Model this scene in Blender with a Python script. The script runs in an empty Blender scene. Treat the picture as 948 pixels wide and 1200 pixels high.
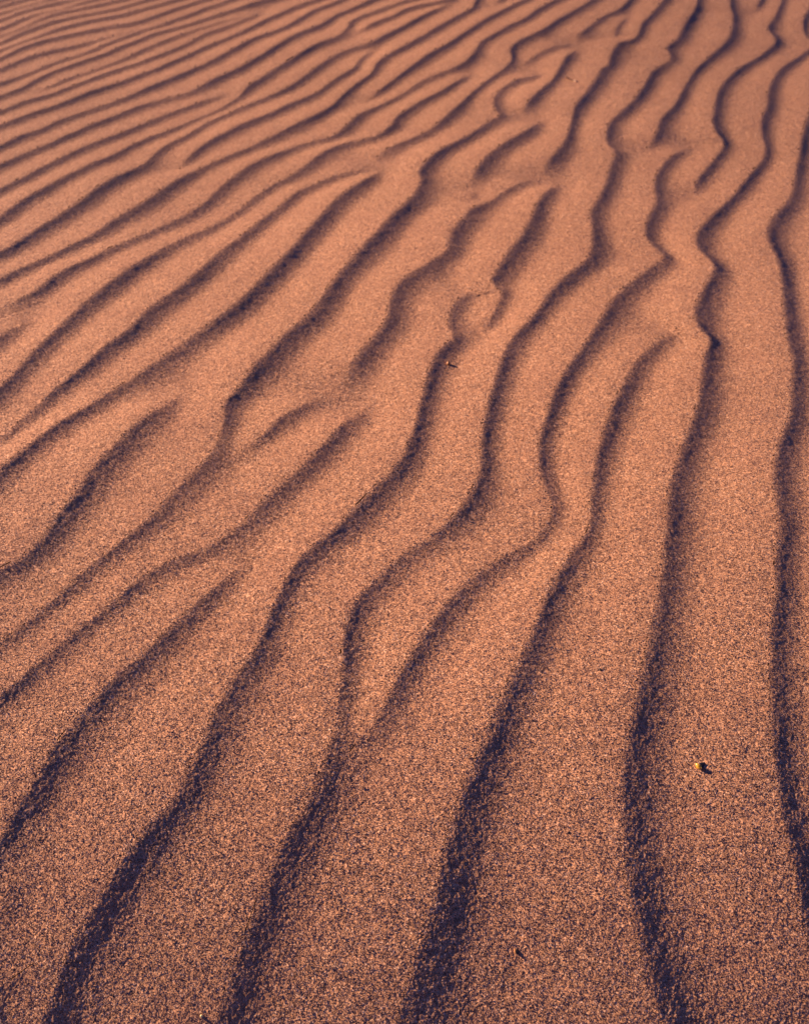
import bpy, bmesh, math
import numpy as np
from mathutils import Vector, Matrix, noise as mnoise

sc = bpy.context.scene
COL = sc.collection
H = 0.5                     # camera height above the sand (m)
TILT = math.radians(39.0)
FPX = 1200 * 35 / 36.0
CT, ST = math.cos(TILT), math.sin(TILT)
SUN_EL, SUN_AZ = 18.0, 28.0   # elevation; degrees ahead of due left

# ------------------------------------------------------------------ broad relief
_sy = np.array([-400, -20, -4, -1, 0.0, 0.25, 0.45, 0.60, 0.75, 1.05, 1.35, 1.8, 2.4, 3.2, 4.2, 5.5, 8, 12, 20, 1e4])
_sg = np.tan(np.radians([0, 0, 3, 8, 22, 31, 30.5, 22.0, 12.5, 2.2, -2.5, -3.5, -1.5, 2.5, 6.0, 7.5, 3.0, -1.0, 0, 0]))  # invented slopes: near and far sand lean off the sun to look darker
_fy = np.concatenate([np.linspace(-20, -1, 400)[:-1], np.linspace(-1, 8, 1800)[:-1], np.linspace(8, 20, 300)])
_fg = np.interp(_fy, _sy, _sg)
for _ in range(3):
    _fg[399:2198] = np.convolve(np.pad(_fg[399:2198], 30, mode='edge'), np.full(61, 1 / 61.0), mode='valid')
_fz = np.concatenate([[0], np.cumsum(0.5 * (_fg[1:] + _fg[:-1]) * np.diff(_fy))])
_fz -= np.interp(1.2, _fy, _fz)
_sx = np.linspace(0, 60, 6001)
_zx = np.concatenate([[0], np.cumsum(0.01 * math.tan(math.radians(4.5)) * (_sx[1:] ** 2 / (_sx[1:] ** 2 + 0.45)) / (1 + (_sx[1:] / 4) ** 4))])  # added sideways lean, so left and right sand catch less sun
def base(x, y):
    """made-up swell under the ripples, tilted off the sun to darken the edges"""
    x = np.asarray(x, float) / H; y = np.asarray(y, float) / H
    z = np.interp(y + 0.06 * np.sin(1.3 * x), _fy, _fz)
    z = z + 0.02 * (np.sin(0.8 * x + 0.22 * y + 0.5) - math.sin(0.5)) * np.exp(-((y - 1.2) / 6) ** 2)
    z = z - np.sign(x) * np.interp(np.abs(x), _sx, _zx)
    return z * np.exp(-(x / 40) ** 2) * H

def ground(px, py):
    """photo pixel -> point of the dune face (x, y)"""
    xc = (px - 474) / FPX; yc = (600 - py) / FPX
    d = np.array([xc, CT + yc * ST, -ST + yc * CT])
    t = H / -d[2]
    for _ in range(60):
        p = d * t
        t = 0.5 * t + 0.5 * (H - float(base(p[0], p[1]))) / -d[2]
    return d[0] * t, d[1] * t

# ------------------------------------------------------------------ ripple crests, traced
T = {}
for i, ox in enumerate((0, 240, 480, 708)):
    T['a%d' % i] = (ox, 0, 240 / 948); T['b%d' % i] = (ox, 150, 240 / 948)
for i, ox in enumerate((0, 320, 628)):
    T['c%d' % i] = (ox, 280, 320 / 948); T['d%d' % i] = (ox, 460, 320 / 948); T['e%d' % i] = (ox, 640, 320 / 948)
T.update(T2=(474, 0, .5), T4=(474, 300, .5), T5=(0, 600, .5), T6=(474, 600, .5), T7=(0, 900, .5), T8=(474, 900, .5), F=(0, 0, 1))
# every line: 'tile x,y x,y ... *strength ...'
LINES = """
a3 830,-40 830,0 800,80 765,145 800,195 790,225 720,280 640,325 570,390 535,450 520,520 b3 512,-10 530,45 562,90 520,160 470,225 435,270 425,320
F 990,22 965,48 948,62 a3 900,280 830,330 790,390 770,450 765,510 740,575 b3 740,60 755,110 740,170 680,240 620,320 540,405 470,480 440,540 c2 562,20 580,65 620,105 630,130 590,210 570,280 575,330 615,370 600,440 590,520 d2 600,0 575,90 540,180 510,270 485,370 480,460 T6 625,100 615,200 595,320 575,420 550,540 540,600 T8 538,100 550,230 575,370 600,470 630,560 650,600 F 812,1240 826,1300
F 985,60 968,95 955,128 b3 930,50 915,140 900,220 885,310 860,370 800,440 770,510 785,580 c2 820,45 850,90 865,170 875,270 885,360 905,450 905,540 d2 905,20 900,100 870,180 850,260 845,340 860,440 865,520 T6 885,100 885,200 875,300 875,400 880,500 885,600 T8 895,50 905,120 925,190 940,250 948,320 F 958,1100 970,1160 985,1240
F 965,-10 a3 945,70 925,130 945,190 F 962,62
F 903,-18 a3 735,0 700,60
a3 585,-60 590,0 590,50 605,90 595,170 560,225 470,300 420,350 375,430 330,510 275,570 b3 285,0 250,50 205,105
a3 450,-60 440,0 430,50 390,120 350,195 300,240 *.7 320,285 280,315 *1 230,350 200,410 150,480 80,545 35,592 b3 22,20 20,60 *.6 30,100 65,135 *1 45,200 20,280 b2 890,350 855,420 862,500 860,592 c2 215,40 190,100 130,145 60,210 10,280 c1 900,290 840,370 810,440 785,520 765,592 d1 755,70 745,150 740,230 740,290 715,360 670,430 620,480 *.65 560,525 510,560 e1 420,90 *.8 350,165 *1 300,230 270,300 265,380 265,460 *.8 F 408,805 *.65 405,832 402,860 *.8 397,885 *1 T7 770,60 740,120 690,210 650,300 620,390 590,480 560,570 550,600 F 266,1240 250,1300
a3 320,-40 295,0 240,65 185,120 160,180 120,205 80,215 45,265 30,320 a2 900,340 880,380 830,450 780,510 755,592 b2 735,70 700,130 655,185 640,230
*.5 a3 125,75 65,135 55,190
a3 150,-40 130,0 90,45 *.8 30,75 0,88 *1 a2 880,100 820,150 775,195
*.5 a2 770,205 680,225 600,260 540,300 495,318
a2 930,-40 870,0 790,50 700,100 620,155 520,200 475,240 480,290 440,335 380,375 310,430 240,500 160,580 *.7 b2 100,30 0,75 *.8 b1 890,100 840,130 800,165
b1 835,200 780,240 700,300 620,370 550,450 480,530 430,592 c1 80,70 10,140 c0 880,220 800,290 *.75 700,360 610,420 500,490 400,550 d0 420,0 *1 330,60 230,120 140,190 60,260 0,310 F -30,592 -70,630
*.4 b1 805,195 700,215 600,240 520,275 *.8 440,315 380,370 300,430 220,500 110,592 *1 c0 720,130 640,200 540,270 470,340 380,400 300,470 210,535 *.7 d0 160,50 90,110 40,160 *.4 F -10,523 -50,552
a2 295,345 230,385 150,440 70,480 0,525 a1 900,560 b1 880,0 830,40 *.5 780,60 680,80 *.9 600,110 540,145 480,195 *.6 400,245 330,280 240,340 150,410 60,465 0,495 b0 880,525 800,565 *1 c0 620,40 540,80 470,125 400,180 330,235 260,295 190,355 120,430 60,500 0,560 F -30,497 -70,530
a2 760,-30 700,2 600,55 540,100 470,130 400,170 340,205 320,240 280,290 220,325 *.6 150,350 60,390 0,430 *.9 a1 880,470 800,510 730,545 690,580 b1 640,30 *.5 590,60 540,68 450,95 *.9 370,125 300,155 230,190 160,240 90,295 40,345 0,380 *.7 b0 880,420 800,460 700,505 600,545 500,590 *1 c0 330,85 240,125 180,170 130,205 *.5 60,235 0,255
*.8 c0 130,290 60,325 0,370 F -40,435
a2 340,-40 320,0 310,18 295,50 250,75 170,120 80,175 0,220 a1 870,260 810,300 780,350 720,395 640,460 600,505 520,555 440,592 *.7 b1 360,40 290,75 200,115 100,155 0,200 *1 b0 860,250 800,290 720,350 640,400 550,450 450,515 350,560 290,592 c0 200,75 120,105 50,135 0,160 F -50,355
a2 620,-30 560,0 480,35 400,80 320,125 240,180 170,225 100,265 0,335 a1 900,370 850,405 790,450 750,475
*.7 a1 800,235 770,250 730,280 *1 700,325 660,350 600,390 540,435 480,465 400,500 300,550 220,580 b1 130,30 60,65 0,100 b0 900,140 860,175 850,200
a2 200,25 130,55 60,90 0,125 a1 870,165 780,210 *.6 720,225 650,250 *.9 590,280 530,325 480,365 420,405 360,435 280,470 *.7 200,500 100,545 20,580 *.9 b0 880,45 800,85 740,125 690,180 *1 620,220 540,260 460,310 400,360 310,420 220,475 120,540 40,592 c0 0,70 F -60,332
a2 230,-10 180,10 100,30 0,50 a1 880,85 800,115 740,145 *.5 680,165
a2 80,-20 40,0 0,12 a1 850,45 760,75 690,105 *.8 665,140 620,185 *1 540,215 470,250 400,295 330,340 270,380 210,415 *.7 180,450 120,490 50,530 0,550 *.9 b0 850,0 760,35 680,65 600,105 530,145 450,180 380,215 290,260 200,310 120,360 50,410 0,450 F -60,292
*.4 a1 190,430 100,455 0,480 *.7 a0 880,505 800,535 740,560 680,585 *.95 b0 590,30 500,65 400,105 310,150 220,195 130,245 60,280 0,310 F -60,256
a1 860,-30 800,0 700,45 620,80 540,125 470,155 400,190 320,240 250,285 170,330 80,370 0,410 *.6 a0 880,445 800,465 720,485 *.9 640,510 560,545 480,575 440,590 b0 380,25 310,55 240,90 160,120 80,155 0,195 F -60,222
a1 720,-30 660,0 600,25 510,60 440,100 370,140 300,165 230,190 160,230 80,275 0,315 a0 880,345 800,380 720,410 660,435 *.8 580,470 520,490 440,520 350,550 270,580 *.95 b0 200,25 120,50 60,80 0,105 F -60,198
a1 620,-30 560,0 530,10 450,35 370,65 310,90 250,120 160,165 80,200 0,230 a0 880,265 800,300 740,330 660,360 580,390 500,415 420,440 340,475 270,505 190,530 100,560 30,590 F -60,172
*.6 a1 310,60 240,82 160,112 80,142 0,170 *.9 a0 880,210 800,245 720,275 640,305 560,330 490,355 410,385 330,415 260,445 190,465 120,485 60,510 0,530 F -60,155
*.5 a1 250,72 170,92 90,110 0,138 *.8 a0 880,160 800,185 720,220 650,250 580,285 500,315 420,345 340,370 270,400 *.6 200,430 160,455
a1 400,-20 330,3 230,25 160,50 80,75 0,100 a0 880,125 800,145 720,165 640,200 560,230 480,265 400,290 330,315 250,345 180,380 110,420 50,445 0,465 F -60,138
a1 200,-20 130,5 70,28 0,50 a0 880,80 810,105 740,130 660,155 590,180 510,210 440,240 380,265 310,285 240,310 170,340 90,370 0,400 F -60,122
a0 1020,-14 940,10 840,42 750,76 660,108 580,125 480,140 380,160 280,180 200,200 100,237 0,285 F -60,92
*.6 a0 710,140 600,160 *.9 500,187 400,213 300,234 200,258 100,290 0,335 F -60,106
a0 930,-20 850,0 760,26 660,52 560,78 460,98 360,120 280,142 180,180 90,215 0,247 F -60,80
a0 800,-20 720,0 620,28 520,54 420,74 320,95 230,117 140,150 60,185 0,212 F -60,70
a0 680,-20 600,0 500,22 400,46 300,67 220,90 130,132 60,162 0,180 F -60,62
a0 550,-20 470,0 380,25 280,57 190,75 110,100 50,125 0,145 F -60,52
a0 460,-20 380,0 290,20 200,40 110,65 60,85 0,105 F -60,42
a0 350,-20 270,0 180,25 90,50 0,75 F -60,34
a0 240,-20 160,0 80,20 0,45 F -60,26
a0 140,-20 70,0 0,20 F -60,18
F 603,-12 a2 440,0 380,30
*.4 a2 660,345 570,368 *.7 500,382 440,420 400,470 405,520 430,550 390,575 *1 b2 395,0 300,45 220,90 150,130 95,180 60,230 70,270 40,340 0,390 b1 900,430 850,490 800,540 750,592 c1 320,80 250,150 200,220 150,290 80,350 0,435 c0 900,480 850,540 800,590 d0 820,50 800,100 *.6 790,140 770,200 *.75 740,260 690,310 630,370 570,430 500,490 430,540 e0 440,0 350,70 280,130 220,185 140,260 *.65 80,310 F 8,757 -25,785
*.8 a2 795,230 *1 740,270 705,330 670,385 600,450 545,510 528,538
*.8 a2 625,563 *1 b2 590,0 540,40 460,90 380,150 330,210 288,275
*.3 b2 290,290 300,330 312,375
*.6 b2 620,245 560,255 490,285 430,320 370,365 *.9 310,395 270,450 220,510 200,580 *.85 c1 640,30 620,65 540,120 470,165 *1 430,220 415,300 380,360 320,430 285,490 272,535
b2 715,265 660,300 610,370 580,450 540,530 490,592 c1 850,60 800,120 *.85 772,158 *.5 780,178 805,198 *.75 782,260 752,310 735,345
*.4 c1 735,175 690,200 *.7 650,230 625,280 625,330 *.8 640,365 *1 590,420 555,500 530,592 d1 520,100 495,190 460,270 400,340 330,410 260,480 200,530 e1 180,0 120,60 60,150 20,240 T5 630,300 620,330 570,410 530,480 500,560 T7 440,90 370,160 310,240 260,330 210,410 180,470 150,560 130,600 F 52,1240 30,1300
*.4 b3 420,88 380,110 *.9 330,140 270,210 245,280 255,370 220,440 205,520 *.7 245,575 c2 420,40 455,85 *.85 380,145 300,215 *1 240,300 190,380 140,450 90,530 d2 100,0 60,80 30,170 25,250 *.8 40,330 *.6 75,400 60,460 10,530 e1 830,50 *.8 760,90 690,150 *1 620,230 560,310 500,400 450,500 *.85 410,580 *.75 F 447,856 432,873 *.6 416,893 !
*.3 c2 550,305 470,350 *.8 410,395 360,450 *1 320,530 d2 330,0 280,80 250,170 225,260 215,330 *.85 205,400 205,460 T6 440,60 *1 390,130 350,210 325,280 290,370 250,460 220,540 T8 195,0 160,90 130,200 110,310 80,420 50,540 30,600 F 478,1240 462,1300
d1 360,50 310,90 250,140 200,200 140,270 *.8 70,330 0,390 *.6 d0 860,480 T5 500,92 400,132 *.8 320,180 270,230 180,300 *.95 100,370 30,430 0,450 F -50,862
*.6 d1 235,12 *.9 130,60 50,100 0,145 *.75 d0 880,200 800,242
*.5 c0 660,540 *.9 d0 620,40 *1 550,90 480,150 430,210 380,260 330,320 290,380 230,450 200,500 *.8 150,560 e0 120,50 60,90 0,120 F -40,712
*.6 e0 900,35 *.9 870,60 800,130 720,200 660,260 590,330 520,400 440,470 380,530 *1 T5 180,530 130,600 T7 90,70 40,140 10,200 F -25,1040 -60,1110
*.45 T7 110,235 50,300 8,352 F -12,1105
F 60,1130 *.5 -20,1190 -70,1250
F 1010,150 1000,260 985,330 1000,430 1015,560 1002,700 1010,850 1035,1000 1070,1150 1100,1260
F 1075,100 1062,260 1080,420 1100,560 1090,750 1110,950 1160,1200
F -60,960 -110,1040 -150,1130 -190,1240
"""

blunt = set()
def parse():
    out = []; blunt.clear()
    for ln in LINES.strip().splitlines():
        pts = []; s = 1.0; t = T['F']; fresh = False
        for tok in ln.split():
            if tok == '!': blunt.add(len(out))      # runs into another crest
            elif tok[0] == '*': s = float(tok[1:])
            elif ',' in tok:
                x, y = map(float, tok.split(','))
                q = (t[0] + x * t[2], t[1] + y * t[2], s)
                if not (fresh and pts and math.hypot(q[0] - pts[-1][0], q[1] - pts[-1][1]) < 9): pts.append(q)
                fresh = False
            else: t = T[tok]; fresh = True
        if pts[0][1] > pts[-1][1]: pts.reverse()
        out.append(pts)
    return out

def resample(P, step):
    """Catmull-Rom through P (x, y, strength), even steps"""
    P = np.array(P); Q = np.vstack([2 * P[0] - P[1], P, 2 * P[-1] - P[-2]])
    res = []
    for i in range(1, len(Q) - 2):
        p0, p1, p2, p3 = Q[i - 1], Q[i], Q[i + 1], Q[i + 2]
        n = max(4, int(np.hypot(*(p2 - p1)[:2]) / step * 3))
        t = np.linspace(0, 1, n, endpoint=False)[:, None]
        c = 0.5 * (2 * p1 + (p2 - p0) * t + (2 * p0 - 5 * p1 + 4 * p2 - p3) * t ** 2 + (3 * p1 - p0 - 3 * p2 + p3) * t ** 3)
        c[:, 2] = (p1[2] + (p2[2] - p1[2]) * t[:, 0])
        res.append(c)
    C = np.vstack(res + [P[-1:]])
    L = np.concatenate([[0], np.cumsum(np.hypot(*np.diff(C[:, :2], axis=0).T))])
    n = max(6, int(L[-1] / step) + 1)
    u = np.linspace(0, L[-1], n)
    return np.stack([np.interp(u, L, C[:, k]) for k in range(3)], 1), L[-1]

def smooth(a, n):
    if len(a) < 4: return a
    n = min(n, len(a) // 2); k = np.hanning(2 * n + 3)[1:-1]; k /= k.sum()
    return np.convolve(np.pad(a, n, mode='edge'), k, mode='valid')

curves = []
for li, pts in enumerate(parse()):
    G = []
    for (px, py, s) in pts:
        gx, gy = ground(px, py); G.append((gx, gy, s))
    edge0 = not (4 < pts[0][0] < 944 and 4 < pts[0][1] < 1196)
    edge1 = not (4 < pts[-1][0] < 944 and 4 < pts[-1][1] < 1196)
    edge1 = edge1 or li in blunt
    C, L = resample(G, 0.010 * H)
    C[:, 0] = smooth(C[:, 0], 2); C[:, 1] = smooth(C[:, 1], 2)
    u = np.linspace(0, L, len(C))
    amp = smooth(C[:, 2], 5)
    t0 = 0.03 * H if edge0 else min(0.11 * H, 0.35 * L)
    t1 = 0.03 * H if edge1 else min(0.11 * H, 0.35 * L)
    def ss(v): v = np.clip(v, 0, 1); return v * v * (3 - 2 * v)
    amp = amp * (0.02 + 0.98 * ss(u / t0)) * (0.02 + 0.98 * ss((L - u) / t1))
    tx = np.gradient(C[:, 0]); ty = np.gradient(C[:, 1]); m = np.hypot(tx, ty) + 1e-9
    curves.append(dict(p=C[:, :2].copy(), a=amp, t=np.stack([tx / m, ty / m], 1)))

allp = np.vstack([c['p'] for c in curves]); ids = np.concatenate([np.full(len(c['p']), i) for i, c in enumerate(curves)])
for i, c in enumerate(curves):
    n = np.stack([-c['t'][:, 1], c['t'][:, 0]], 1)
    other = allp[ids != i]
    sl = np.empty(len(n)); sst = np.empty(len(n))
    for k in range(len(n)):
        r = other - c['p'][k]
        al = np.abs(r @ c['t'][k]); pe = r @ n[k]
        ok = al < 0.6 * np.abs(pe) + 0.004 * H
        a = pe[ok & (pe > 0.035 * H)]; b = -pe[ok & (pe < -0.035 * H)]
        sl[k] = a.min() if len(a) else 0.17 * H
        sst[k] = b.min() if len(b) else 0.17 * H
    sl = np.clip(sl, 0.06 * H, 0.24 * H); sst = np.clip(sst, 0.06 * H, 0.24 * H)
    c['S'] = smooth(np.clip(0.5 * (sl + sst), 0.085 * H, 0.20 * H), 12)
    c['Ls'] = smooth(sst, 10)
    # lee faces lie about as steep as the evening sun stands there
    d = np.array([math.cos(math.radians(SUN_AZ)), -math.sin(math.radians(SUN_AZ))]); e_ = 0.01 * H
    tilt = np.array([float(base(*(q + d * e_)) - base(*(q - d * e_))) / (2 * e_) for q in c['p']])
    need = np.clip(math.tan(math.radians(SUN_EL)) + tilt, 0.10, 0.45) / np.clip(n @ d, 0.62, 1)
    steep = np.interp(c['p'][:, 1] / H, [0.4, 0.8, 1.5, 3.0, 5.0], [1.05, 1.06, 1.09, 1.11, 1.15])
    lift = np.interp(c['p'][:, 1] / H, [1.5, 3.0], [0.30, 0.5])
    st_ = lift * np.clip(c['a'] / 0.3, 0, 1) + (1 - lift) * c['a']
    c['a'] = smooth(need * steep * st_, 6)
    c['p'] = c['p'] - n * (0.12 * c['S'])[:, None]

# ------------------------------------------------------------------ the sheet of sand
def ramp(a, first, factor, limit):
    v = []; s = first; x = a
    while abs(x) < limit:
        x += s; s *= factor; v.append(x)
    return v
STEP = 0.82
pxs = np.arange(-150, 1098 + STEP, STEP)
pxs = np.concatenate([np.array(ramp(-150, -STEP * 1.5, 1.14, 4e5))[::-1], pxs, np.array(ramp(1098, STEP * 1.5, 1.14, 4e5))])
pys = np.arange(-70, 1280 + STEP, STEP)
def flat_y(py):
    yc = (600 - py) / FPX
    return H * (CT + yc * ST) / (ST - yc * CT)
ys = flat_y(pys)[::-1]                       # near -> far
near = ys[0] + np.array(ramp(0, -0.002 * H, 1.15, 400 * H))[::-1]
far = ys[-1] + np.array(ramp(0, (ys[-1] - ys[-2]) * 1.3, 1.06, 9000 * H))
ys = np.concatenate([near, ys, far])
zc = np.maximum(ys, ys[len(near)]) * CT + H * ST
X = ((pxs - 474) / FPX)[None, :] * zc[:, None]
Y = np.repeat(ys[:, None], len(pxs), 1)
NR, NC = X.shape
print('grid', NR, NC)

# ripples: soft maximum over all the crests
KS = 5.0 / (0.010 * H)
acc = np.ones((NR, NC), np.float32)
pxu = pxs
for c in curves:
    p = c['p'].astype(np.float32); S = c['S']; A = c['a']
    R = float(max(c['Ls'].max(), 0.9 * S.max()) * 1.15)
    y0, y1 = p[:, 1].min() - R, p[:, 1].max() + R
    r0, r1 = np.searchsorted(ys, y0), np.searchsorted(ys, y1)
    if r1 - r0 < 2: continue
    def cols(x0, x1, ra, rb):
        z0, z1 = zc[ra], zc[max(ra, rb - 1)]
        lo = min(x0 / z0, x0 / z1) * FPX + 474; hi = max(x1 / z0, x1 / z1) * FPX + 474
        return np.searchsorted(pxu, lo), np.searchsorted(pxu, hi)
    c0, c1 = cols(p[:, 0].min() - R, p[:, 0].max() + R, r0, r1)
    if c1 - c0 < 2: continue
    best = np.full((r1 - r0, c1 - c0), 1e9, np.float32)
    sd = np.zeros_like(best); par = np.zeros_like(best)
    CH = 8
    for k in range(0, len(p) - 1, CH):
        q = p[k:k + CH + 1]
        ra = max(r0, np.searchsorted(ys, q[:, 1].min() - R)); rb = min(r1, np.searchsorted(ys, q[:, 1].max() + R))
        if rb - ra < 1: continue
        ca, cb = cols(q[:, 0].min() - R, q[:, 0].max() + R, ra, rb); ca = max(ca, c0); cb = min(cb, c1)
        if cb - ca < 1: continue
        xx = X[ra:rb, ca:cb].astype(np.float32); yy = Y[ra:rb, ca:cb].astype(np.float32)
        B = best[ra - r0:rb - r0, ca - c0:cb - c0]; D = sd[ra - r0:rb - r0, ca - c0:cb - c0]; U = par[ra - r0:rb - r0, ca - c0:cb - c0]
        for j in range(len(q) - 1):
            ax, ay = q[j]; dx, dy = q[j + 1] - q[j]; l2 = dx * dx + dy * dy + 1e-12
            ux = xx - ax; uy = yy - ay
            tt = np.clip((ux * dx + uy * dy) / l2, 0, 1)
            ex = ux - tt * dx; ey = uy - tt * dy
            d2 = ex * ex + ey * ey
            m = d2 < B
            side = np.where(ex * -dy + ey * dx > 0, 1.0, -1.0)
            B[m] = d2[m]; D[m] = (side * np.sqrt(d2))[m]; U[m] = (tt + (k + j))[m]
    idx = np.arange(len(p))
    a = np.interp(par, idx, A); s_ = np.interp(par, idx, S); ls = np.interp(par, idx, c['Ls'])
    wl = s_ * np.interp(ys[r0:r1] / H, [0.45, 0.9, 2.0, 4.0], [0.205, 0.25, 0.285, 0.29])[:, None]
    lee = np.clip(sd, 0, None) / wl
    f_lee = np.exp(-np.power(np.sqrt(lee * lee + 0.015) - 0.1225, 1.28))
    t = np.clip(-sd / (0.98 * ls), 0, 1)
    f_st = 0.55 * (1 - t) + 0.45 * (0.5 + 0.5 * np.cos(math.pi * t))
    f = np.where(sd > 0, f_lee, f_st) * np.where(best > 1e8, 0, 1)
    acc[r0:r1, c0:c1] += np.exp(KS * wl / 0.86 * a * f) - 1
rip = np.log(acc) / KS

# value noise on a lattice, for the swell of the ripples and the lumpiness of the grain
def hash2(ix, iy, seed):
    h = (ix.astype(np.int64) * 374761393 + iy.astype(np.int64) * 668265263 + seed * 362437) & 0xffffffff
    h = ((h ^ (h >> 13)) * 1274126177) & 0xffffffff
    h = ((h ^ (h >> 16)) * 2246822519) & 0xffffffff
    return ((h ^ (h >> 15)) & 0xffffff).astype(np.float32) / 0xffffff * 2 - 1
def vnoise(x, y, cell, seed):
    c, s = math.cos(seed * 1.7), math.sin(seed * 1.7)
    u = (x * c - y * s) / cell; v = (x * s + y * c) / cell
    iu = np.floor(u); iv = np.floor(v); fu = (u - iu).astype(np.float32); fv = (v - iv).astype(np.float32)
    fu = fu * fu * (3 - 2 * fu); fv = fv * fv * (3 - 2 * fv)
    a = hash2(iu, iv, seed); b = hash2(iu + 1, iv, seed); c2 = hash2(iu, iv + 1, seed); d = hash2(iu + 1, iv + 1, seed)
    return a + (b - a) * fu + (c2 - a) * fv + (a - b - c2 + d) * fu * fv

# the ripple field goes on beyond the traced patch
wx = X + 0.05 * H * vnoise(X, Y, 0.5 * H, 3) + 0.25 * H * vnoise(X, Y, 2.2 * H, 4)
wy = Y + 0.10 * H * vnoise(X, Y, 0.6 * H, 5)
lf = 1 / (1 + np.exp(np.clip(wx / (0.35 * H), -40, 40)))        # crests swing round towards the left
ph = (wx * (0.98 - 0.16 * lf) - wy * (0.06 + 0.50 * lf)) / (0.155 * H)
u = ph - np.floor(ph)
gen = np.where(u < 0.5, np.exp(-u / 0.15), 0); st = np.clip((u - 0.08) / 0.92, 0, 1)
gen = np.maximum(gen, 0.5 * st + 0.5 * (0.5 - 0.5 * np.cos(math.pi * st)))
gen = gen * 0.080 * 0.155 * H * (0.75 + 0.3 * vnoise(X, Y, 0.7 * H, 6))
PX = pxs[None, :] + 0 * Y
yr = (H * CT - 0) ; 
PY = 600 - FPX * (Y * ST - H * CT) / np.maximum(Y * CT + H * ST, 0.05 * H)
dist = np.maximum(np.maximum(-PX - 30, PX - 1000), np.maximum(-PY - 8, PY - 1225))
wgt = np.clip(dist / 60, 0, 1); wgt = wgt * wgt * (3 - 2 * wgt)
rr = np.hypot(X, Y)
gen *= np.exp(-(rr / (14 * H)) ** 2)
rip = rip * (1 - wgt) + gen * wgt

swell = 0.0016 * H * vnoise(X, Y, 0.16 * H, 11) + 0.00035 * H * vnoise(X, Y, 0.05 * H, 12)
dyrow = np.gradient(ys); dxrow = zc / FPX
def octave(cell, amp, seed):
    """grain relief; fades out where the sheet is too coarse to carry it"""
    cover = cell / np.maximum(dyrow, dxrow)
    w = np.clip((cover - 1.1) / 1.6, 0, 1)[:, None]
    colw = np.ones(NC); 
    return amp * w * vnoise(X, Y, cell, seed)
dense = ((pxs > -152) & (pxs < 1100)).astype(float)[None, :]
GR = H
grain = (octave(0.0015 * GR, 0.00034 * GR, 21) + octave(0.0026 * GR, 0.00016 * GR, 22)
         + octave(0.0050 * GR, 0.00012 * GR, 23) + octave(0.011 * GR, 0.00020 * GR, 24))
grain *= dense
Z = base(X, Y) + rip + (swell * np.exp(-(rr / (30 * H)) ** 2)) + grain

co = np.stack([X, Y, Z], -1).reshape(-1, 3).astype(np.float32)
ii = np.arange(NR * NC, dtype=np.int32).reshape(NR, NC)
quads = np.stack([ii[:-1, :-1], ii[:-1, 1:], ii[1:, 1:], ii[1:, :-1]], -1).reshape(-1, 4)
me = bpy.data.meshes.new('sand')
me.vertices.add(len(co)); me.vertices.foreach_set('co', co.ravel())
me.loops.add(quads.size); me.loops.foreach_set('vertex_index', quads.ravel())
me.polygons.add(len(quads))
me.polygons.foreach_set('loop_start', np.arange(0, quads.size, 4, dtype=np.int32))
me.polygons.foreach_set('loop_total', np.full(len(quads), 4, np.int32))
me.polygons.foreach_set('use_smooth', np.ones(len(quads), bool))
me.update(calc_edges=True)
sand = bpy.data.objects.new('sand', me); COL.objects.link(sand)
sand['kind'] = 'structure'; sand['label'] = 'rust orange dune sand with wind ripples'

# ------------------------------------------------------------------ materials
def new_mat(name):
    m = bpy.data.materials.new(name); m.use_nodes = True
    nt = m.node_tree; nt.nodes.clear()
    out = nt.nodes.new('ShaderNodeOutputMaterial'); b = nt.nodes.new('ShaderNodeBsdfPrincipled')
    nt.links.new(b.outputs['BSDF'], out.inputs['Surface'])
    return m, nt, b

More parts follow.
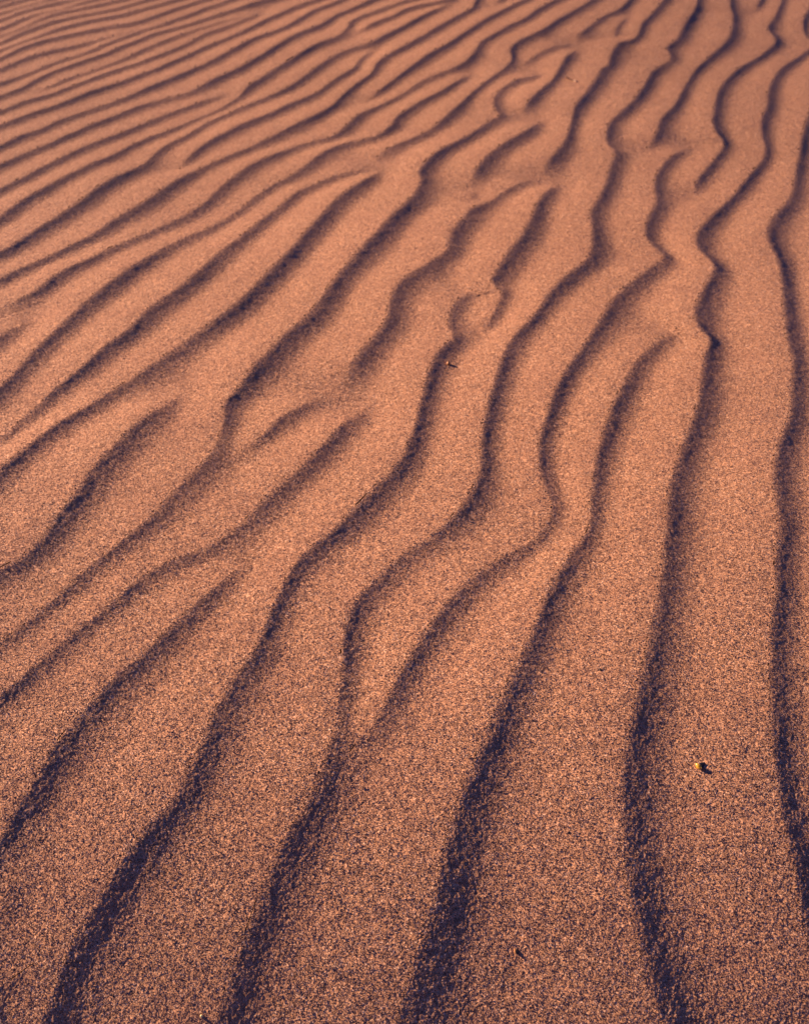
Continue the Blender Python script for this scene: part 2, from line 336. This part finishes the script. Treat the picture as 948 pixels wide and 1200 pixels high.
def sand_material():
    m, nt, b = new_mat('dune_sand')
    N, L = nt.nodes.new, nt.links.new
    tc = N('ShaderNodeTexCoord')
    vo = N('ShaderNodeTexVoronoi'); vo.feature = 'F1'; vo.inputs['Scale'].default_value = 1 / (0.0011 * H)
    L(tc.outputs['Object'], vo.inputs['Vector'])
    sep = N('ShaderNodeSeparateColor'); L(vo.outputs['Color'], sep.inputs['Color'])
    cr = N('ShaderNodeValToRGB'); cr.color_ramp.interpolation = 'LINEAR'
    els = cr.color_ramp.elements
    els[0].position = 0.0; els[0].color = (0.05, 0.028, 0.022, 1)
    els[1].position = 1.0; els[1].color = (0.68, 0.47, 0.30, 1)
    for p, c in ((0.10, (0.15, 0.075, 0.045, 1)), (0.22, (0.34, 0.17, 0.085, 1)), (0.60, (0.45, 0.224, 0.107, 1)), (0.90, (0.55, 0.30, 0.155, 1))):
        e = els.new(p); e.color = c
    L(sep.outputs['Red'], cr.inputs['Fac'])
    n1 = N('ShaderNodeTexNoise'); n1.inputs['Scale'].default_value = 1.6 / H; n1.inputs['Detail'].default_value = 4
    L(tc.outputs['Object'], n1.inputs['Vector'])
    mr = N('ShaderNodeMapRange'); mr.inputs['From Min'].default_value = 0.3; mr.inputs['From Max'].default_value = 0.7
    mr.inputs['To Min'].default_value = 0.93; mr.inputs['To Max'].default_value = 1.07
    L(n1.outputs['Fac'], mr.inputs['Value'])
    mx = N('ShaderNodeMix'); mx.data_type = 'RGBA'; mx.blend_type = 'MULTIPLY'; mx.inputs['Factor'].default_value = 1
    n2 = N('ShaderNodeTexNoise'); n2.inputs['Scale'].default_value = 9 / H; n2.inputs['Detail'].default_value = 5; n2.inputs['Roughness'].default_value = 0.65
    L(tc.outputs['Object'], n2.inputs['Vector'])
    m2 = N('ShaderNodeMapRange'); m2.inputs['From Min'].default_value = 0.42; m2.inputs['From Max'].default_value = 0.72; m2.inputs['To Max'].default_value = 0.4
    L(n2.outputs['Fac'], m2.inputs['Value'])
    hue = N('ShaderNodeMix'); hue.data_type = 'RGBA'; hue.inputs['B'].default_value = (0.36, 0.175, 0.095, 1)   # patches with more iron-red grains
    vc = N('ShaderNodeTexVoronoi'); vc.feature = 'F1'; vc.inputs['Scale'].default_value = 1 / (0.0045 * H); L(tc.outputs['Object'], vc.inputs['Vector'])
    sc_ = N('ShaderNodeSeparateColor'); L(vc.outputs['Color'], sc_.inputs['Color'])
    mc = N('ShaderNodeMapRange'); mc.inputs['To Min'].default_value = 0.80; mc.inputs['To Max'].default_value = 1.20; L(sc_.outputs['Green'], mc.inputs['Value'])
    cl = N('ShaderNodeMix'); cl.data_type = 'RGBA'; cl.blend_type = 'MULTIPLY'; cl.inputs['Factor'].default_value = 1
    L(cr.outputs['Color'], cl.inputs['A']); L(mc.outputs['Result'], cl.inputs['B'])
    L(m2.outputs['Result'], hue.inputs['Factor']); L(cl.outputs['Result'], hue.inputs['A'])
    L(hue.outputs['Result'], mx.inputs['A']); L(mr.outputs['Result'], mx.inputs['B'])
    L(mx.outputs['Result'], b.inputs['Base Color'])
    b.inputs['Roughness'].default_value = 0.85
    b.inputs['Specular IOR Level'].default_value = 0.12
    # every grain is a small facet turned its own way
    vf = N('ShaderNodeTexVoronoi'); vf.feature = 'F1'; vf.inputs['Scale'].default_value = 1 / (0.00100 * H)
    L(tc.outputs['Object'], vf.inputs['Vector'])
    vg = N('ShaderNodeTexVoronoi'); vg.feature = 'F1'; vg.inputs['Scale'].default_value = 1 / (0.0026 * H)
    L(tc.outputs['Object'], vg.inputs['Vector'])
    mixf = N('ShaderNodeMix'); mixf.data_type = 'RGBA'; mixf.inputs['Factor'].default_value = 0.25
    L(vf.outputs['Color'], mixf.inputs['A']); L(vg.outputs['Color'], mixf.inputs['B'])
    sub = N('ShaderNodeVectorMath'); sub.operation = 'SUBTRACT'; sub.inputs[1].default_value = (0.5, 0.5, 0.5)
    L(mixf.outputs['Result'], sub.inputs[0])
    scl = N('ShaderNodeVectorMath'); scl.operation = 'SCALE'; scl.inputs['Scale'].default_value = 1.3
    L(sub.outputs[0], scl.inputs[0])
    geo = N('ShaderNodeNewGeometry')
    add = N('ShaderNodeVectorMath'); add.operation = 'ADD'; L(geo.outputs['Normal'], add.inputs[0]); L(scl.outputs[0], add.inputs[1])
    nrm = N('ShaderNodeVectorMath'); nrm.operation = 'NORMALIZE'; L(add.outputs[0], nrm.inputs[0])
    L(nrm.outputs[0], b.inputs['Normal'])
    return m
me.materials.append(sand_material())

def plain(name, col, rough=0.6, spec=0.4, sub=None, scale=900, amt=0.35):
    m, nt, b = new_mat(name)
    N, L = nt.nodes.new, nt.links.new
    tc = N('ShaderNodeTexCoord'); n = N('ShaderNodeTexNoise'); n.inputs['Scale'].default_value = scale; n.inputs['Detail'].default_value = 3
    L(tc.outputs['Object'], n.inputs['Vector'])
    cr = N('ShaderNodeValToRGB'); e = cr.color_ramp.elements
    e[0].position = .3; e[1].position = .7
    e[0].color = tuple(v * (1 - amt) for v in col) + (1,); e[1].color = tuple(min(1, v * (1 + amt)) for v in col) + (1,)
    L(n.outputs['Fac'], cr.inputs['Fac']); L(cr.outputs['Color'], b.inputs['Base Color'])
    b.inputs['Roughness'].default_value = rough; b.inputs['Specular IOR Level'].default_value = spec
    if sub:
        b.inputs['Transmission Weight'].default_value = sub; b.inputs['IOR'].default_value = 1.45
    return m
M_AMBER = plain('amber_husk', (0.95, 0.45, 0.04), 0.3, 0.5, 0.25)
M_BLACK = plain('black_kernel', (0.012, 0.010, 0.012), 0.5, 0.3)
M_BROWN = plain('brown_seed', (0.40, 0.16, 0.03), 0.5, 0.4)
M_STRAW = plain('straw', (0.55, 0.36, 0.20), 0.6, 0.3)
M_BARK = plain('twig_bark', (0.10, 0.045, 0.03), 0.8, 0.2)
M_YELLOW = plain('yellow_quartz', (0.85, 0.68, 0.28), 0.25, 0.6, 0.2)

# ------------------------------------------------------------------ small things lying on the sand
from bpy import data as D_
def height(x, y):
    j = int(np.clip(np.searchsorted(ys, y), 1, NR - 1))
    px = x / zc[j] * FPX + 474
    i = int(np.clip(np.searchsorted(pxs, px), 1, NC - 1))
    return float(Z[j - 1:j + 2, i - 1:i + 2].mean())

def hit(px, py):
    """where a photo pixel's line of sight meets the finished sand"""
    xc = (px - 474) / FPX; yc = (600 - py) / FPX
    d = np.array([xc, CT + yc * ST, -ST + yc * CT]); t = H / -d[2]
    for _ in range(40):
        t = 0.5 * t + 0.5 * (H - height(d[0] * t, d[1] * t)) / -d[2]
    return d[0] * t, d[1] * t, height(d[0] * t, d[1] * t)

def pebble_bm(rx, ry, rz, seed, rough=0.25, sub=3, point=0.0):
    bm = bmesh.new(); bmesh.ops.create_icosphere(bm, subdivisions=sub, radius=1)
    for v in bm.verts:
        n = mnoise.noise(v.co * 1.3 + Vector((seed, seed * 2, 0))) * rough + mnoise.noise(v.co * 3.1 + Vector((0, seed, 5))) * rough * .4
        v.co *= 1 + n
        if point: v.co.y *= 1; v.co.x *= 1 - point * max(0, v.co.y); v.co.z *= 1 - .6 * point * max(0, v.co.y)
        v.co.x *= rx; v.co.y *= ry; v.co.z *= rz
    for f in bm.faces: f.smooth = True
    return bm

def link(name, bm, mat, parent=None, loc=(0, 0, 0), rot=(0, 0, 0)):
    m = bpy.data.meshes.new(name); bm.to_mesh(m); bm.free(); m.materials.append(mat)
    o = bpy.data.objects.new(name, m); COL.objects.link(o); o.parent = parent; o.location = loc; o.rotation_euler = rot
    return o

def root(name, loc, label, cat, rot=(0, 0, 0)):
    o = bpy.data.objects.new(name, None); o.empty_display_size = .003; COL.objects.link(o); o.location = loc; o.rotation_euler = rot
    o['label'] = label; o['category'] = cat
    return o

def mm(px, py, n):
    """n photo pixels at that place, in metres"""
    x, y, z = hit(px, py); return n * (y * CT + (H - z) * ST) / FPX

# seed with a split amber husk
x, y, z = hit(820, 898); s = mm(820, 898, 1)
r = root('seed', (x, y, z), 'black seed with a glossy amber husk on the pale ripple at lower right', 'seed')
link('kernel', pebble_bm(3.0 * s, 4.4 * s, 1.2 * s, 1.3, .22, 3, .45), M_BLACK, r, (2.2 * s, 1.6 * s, 0.9 * s), (0.12, 0.1, math.radians(-52)))
link('husk', pebble_bm(2.8 * s, 4.4 * s, 2.5 * s, 5.2, .22, 3, .2), M_AMBER, r, (-2.6 * s, -1.0 * s, 1.5 * s), (0.2, -0.35, math.radians(28)))

# dark pointed seed
x, y, z = hit(605, 1114); s = mm(605, 1114, 1)
r = root('seed', (x, y, z), 'tiny pointed dark seed with a brown side, alone on bare sand at the bottom', 'seed')
link('kernel', pebble_bm(2.0 * s, 4.4 * s, 0.7 * s, 4.1, .15, 3, .6), M_BLACK, r, (1.0 * s, 0, .15 * s), (0.1, 0, math.radians(8)))
link('husk', pebble_bm(1.6 * s, 3.8 * s, 1.1 * s, 2.2, .2, 3, .4), M_BROWN, r, (-1.4 * s, -.4 * s, .1 * s), (0, 0.2, math.radians(4)))

def lone(name, px, py, dims, mat, label, cat, seed, rot=0, rough=.3):
    x, y, z = hit(px, py); s = mm(px, py, 1)
    o = link(name, pebble_bm(dims[0] * s, dims[1] * s, dims[2] * s, seed, rough), mat, None, (x, y, z + dims[2] * s * .3), (0.1, 0.15, rot))
    o['label'] = label; o['category'] = cat
    return o
lone('pebble', 525.5, 427, (2.2, 2.6, 2.4), M_BROWN, 'amber brown pebble at the edge of a dark ripple shadow, mid picture', 'pebble', 6.1)
lone('pebble', 236.5, 1191, (1.7, 1.9, 1.8), M_YELLOW, 'bright yellow translucent sand grain at the bottom edge', 'pebble', 8.4, .4, .2)
lone('pebble', 703, 785, (1.1, 1.6, 1.1), M_BLACK, 'tiny black pebble on the lit ripple right of centre', 'pebble', 9.7, .2)

# short twig near the top
x, y, z = hit(668, 94); s = mm(668, 94, 1)
r = root('twig', (x, y, z), 'short brown twig with a pale end on the far ripples', 'twig', (0, 0, math.radians(-58)))
def rod(x0, x1, r0, r1, z0, z1, wob):
    bm = bmesh.new(); rings = []
    for i in range(9):
        t = i / 8; xx = x0 + (x1 - x0) * t; rr_ = r0 + (r1 - r0) * t + .12 * math.sin(7 * t + wob)
        rings.append([bm.verts.new((xx * s, (.5 * math.sin(3 * t + wob) + rr_ * math.cos(k * math.pi / 4)) * s, (z0 + (z1 - z0) * t + rr_ * math.sin(k * math.pi / 4)) * s)) for k in range(8)])
    for i in range(8):
        for k in range(8): bm.faces.new([rings[i][k], rings[i][(k + 1) % 8], rings[i + 1][(k + 1) % 8], rings[i + 1][k]])
    bm.faces.new(rings[0][::-1]); bm.faces.new(rings[-1])
    bmesh.ops.recalc_face_normals(bm, faces=bm.faces)
    for f in bm.faces: f.smooth = True
    return bm
link('stem', rod(-9, 6, 1.0, .9, 1.4, 1.0, 0), M_BARK, r)
link('pale_end', rod(5.8, 10, 1.0, .6, 1.0, 1.2, .4), M_STRAW, r)

# ------------------------------------------------------------------ light, sky, camera
w = bpy.data.worlds.new('World'); sc.world = w; w.use_nodes = True
nt = w.node_tree; nt.nodes.clear()
wo = nt.nodes.new('ShaderNodeOutputWorld'); bg = nt.nodes.new('ShaderNodeBackground'); sky = nt.nodes.new('ShaderNodeTexSky')
sky.sky_type = 'NISHITA'; sky.sun_disc = False
sky.sun_elevation = math.radians(SUN_EL); sky.sun_rotation = math.radians(-(90 - SUN_AZ))
sky.air_density = 1.0; sky.dust_density = 0.2; sky.ozone_density = 4.0
bg.inputs['Strength'].default_value = 0.028
tint = nt.nodes.new('ShaderNodeMix'); tint.data_type = 'RGBA'; tint.blend_type = 'MULTIPLY'; tint.inputs['Factor'].default_value = 1
tint.inputs['B'].default_value = (0.80, 0.73, 1.75, 1)      # violet cast of the low-sun sky
nt.links.new(sky.outputs['Color'], tint.inputs['A']); nt.links.new(tint.outputs['Result'], bg.inputs['Color']); nt.links.new(bg.outputs['Background'], wo.inputs['Surface'])

sl = bpy.data.lights.new('sun', 'SUN'); sl.energy = 4.5; sl.angle = math.radians(0.7); sl.color = (1.0, 0.69, 0.50)
so = bpy.data.objects.new('sun', sl); COL.objects.link(so)
az, el = math.radians(SUN_AZ), math.radians(SUN_EL)
to_sun = Vector((-math.cos(az) * math.cos(el), math.sin(az) * math.cos(el), math.sin(el)))
so.rotation_euler = to_sun.to_track_quat('Z', 'Y').to_euler(); so.location = to_sun * 20

cd = bpy.data.cameras.new('camera'); cd.sensor_fit = 'VERTICAL'; cd.sensor_height = 36; cd.lens = 35
cd.clip_start = 0.01; cd.clip_end = 20000
cd.dof.use_dof = True; cd.dof.focus_distance = 1.3 * H; cd.dof.aperture_fstop = 13
co_ = bpy.data.objects.new('camera', cd); COL.objects.link(co_)
co_.location = (0, 0, H); co_.rotation_euler = (math.pi / 2 - TILT, 0, 0)
sc.camera = co_

vs = sc.view_settings
vs.view_transform = 'Standard'; vs.look = 'None'; vs.gamma = 1; vs.use_curve_mapping = False; vs.exposure = 1.40
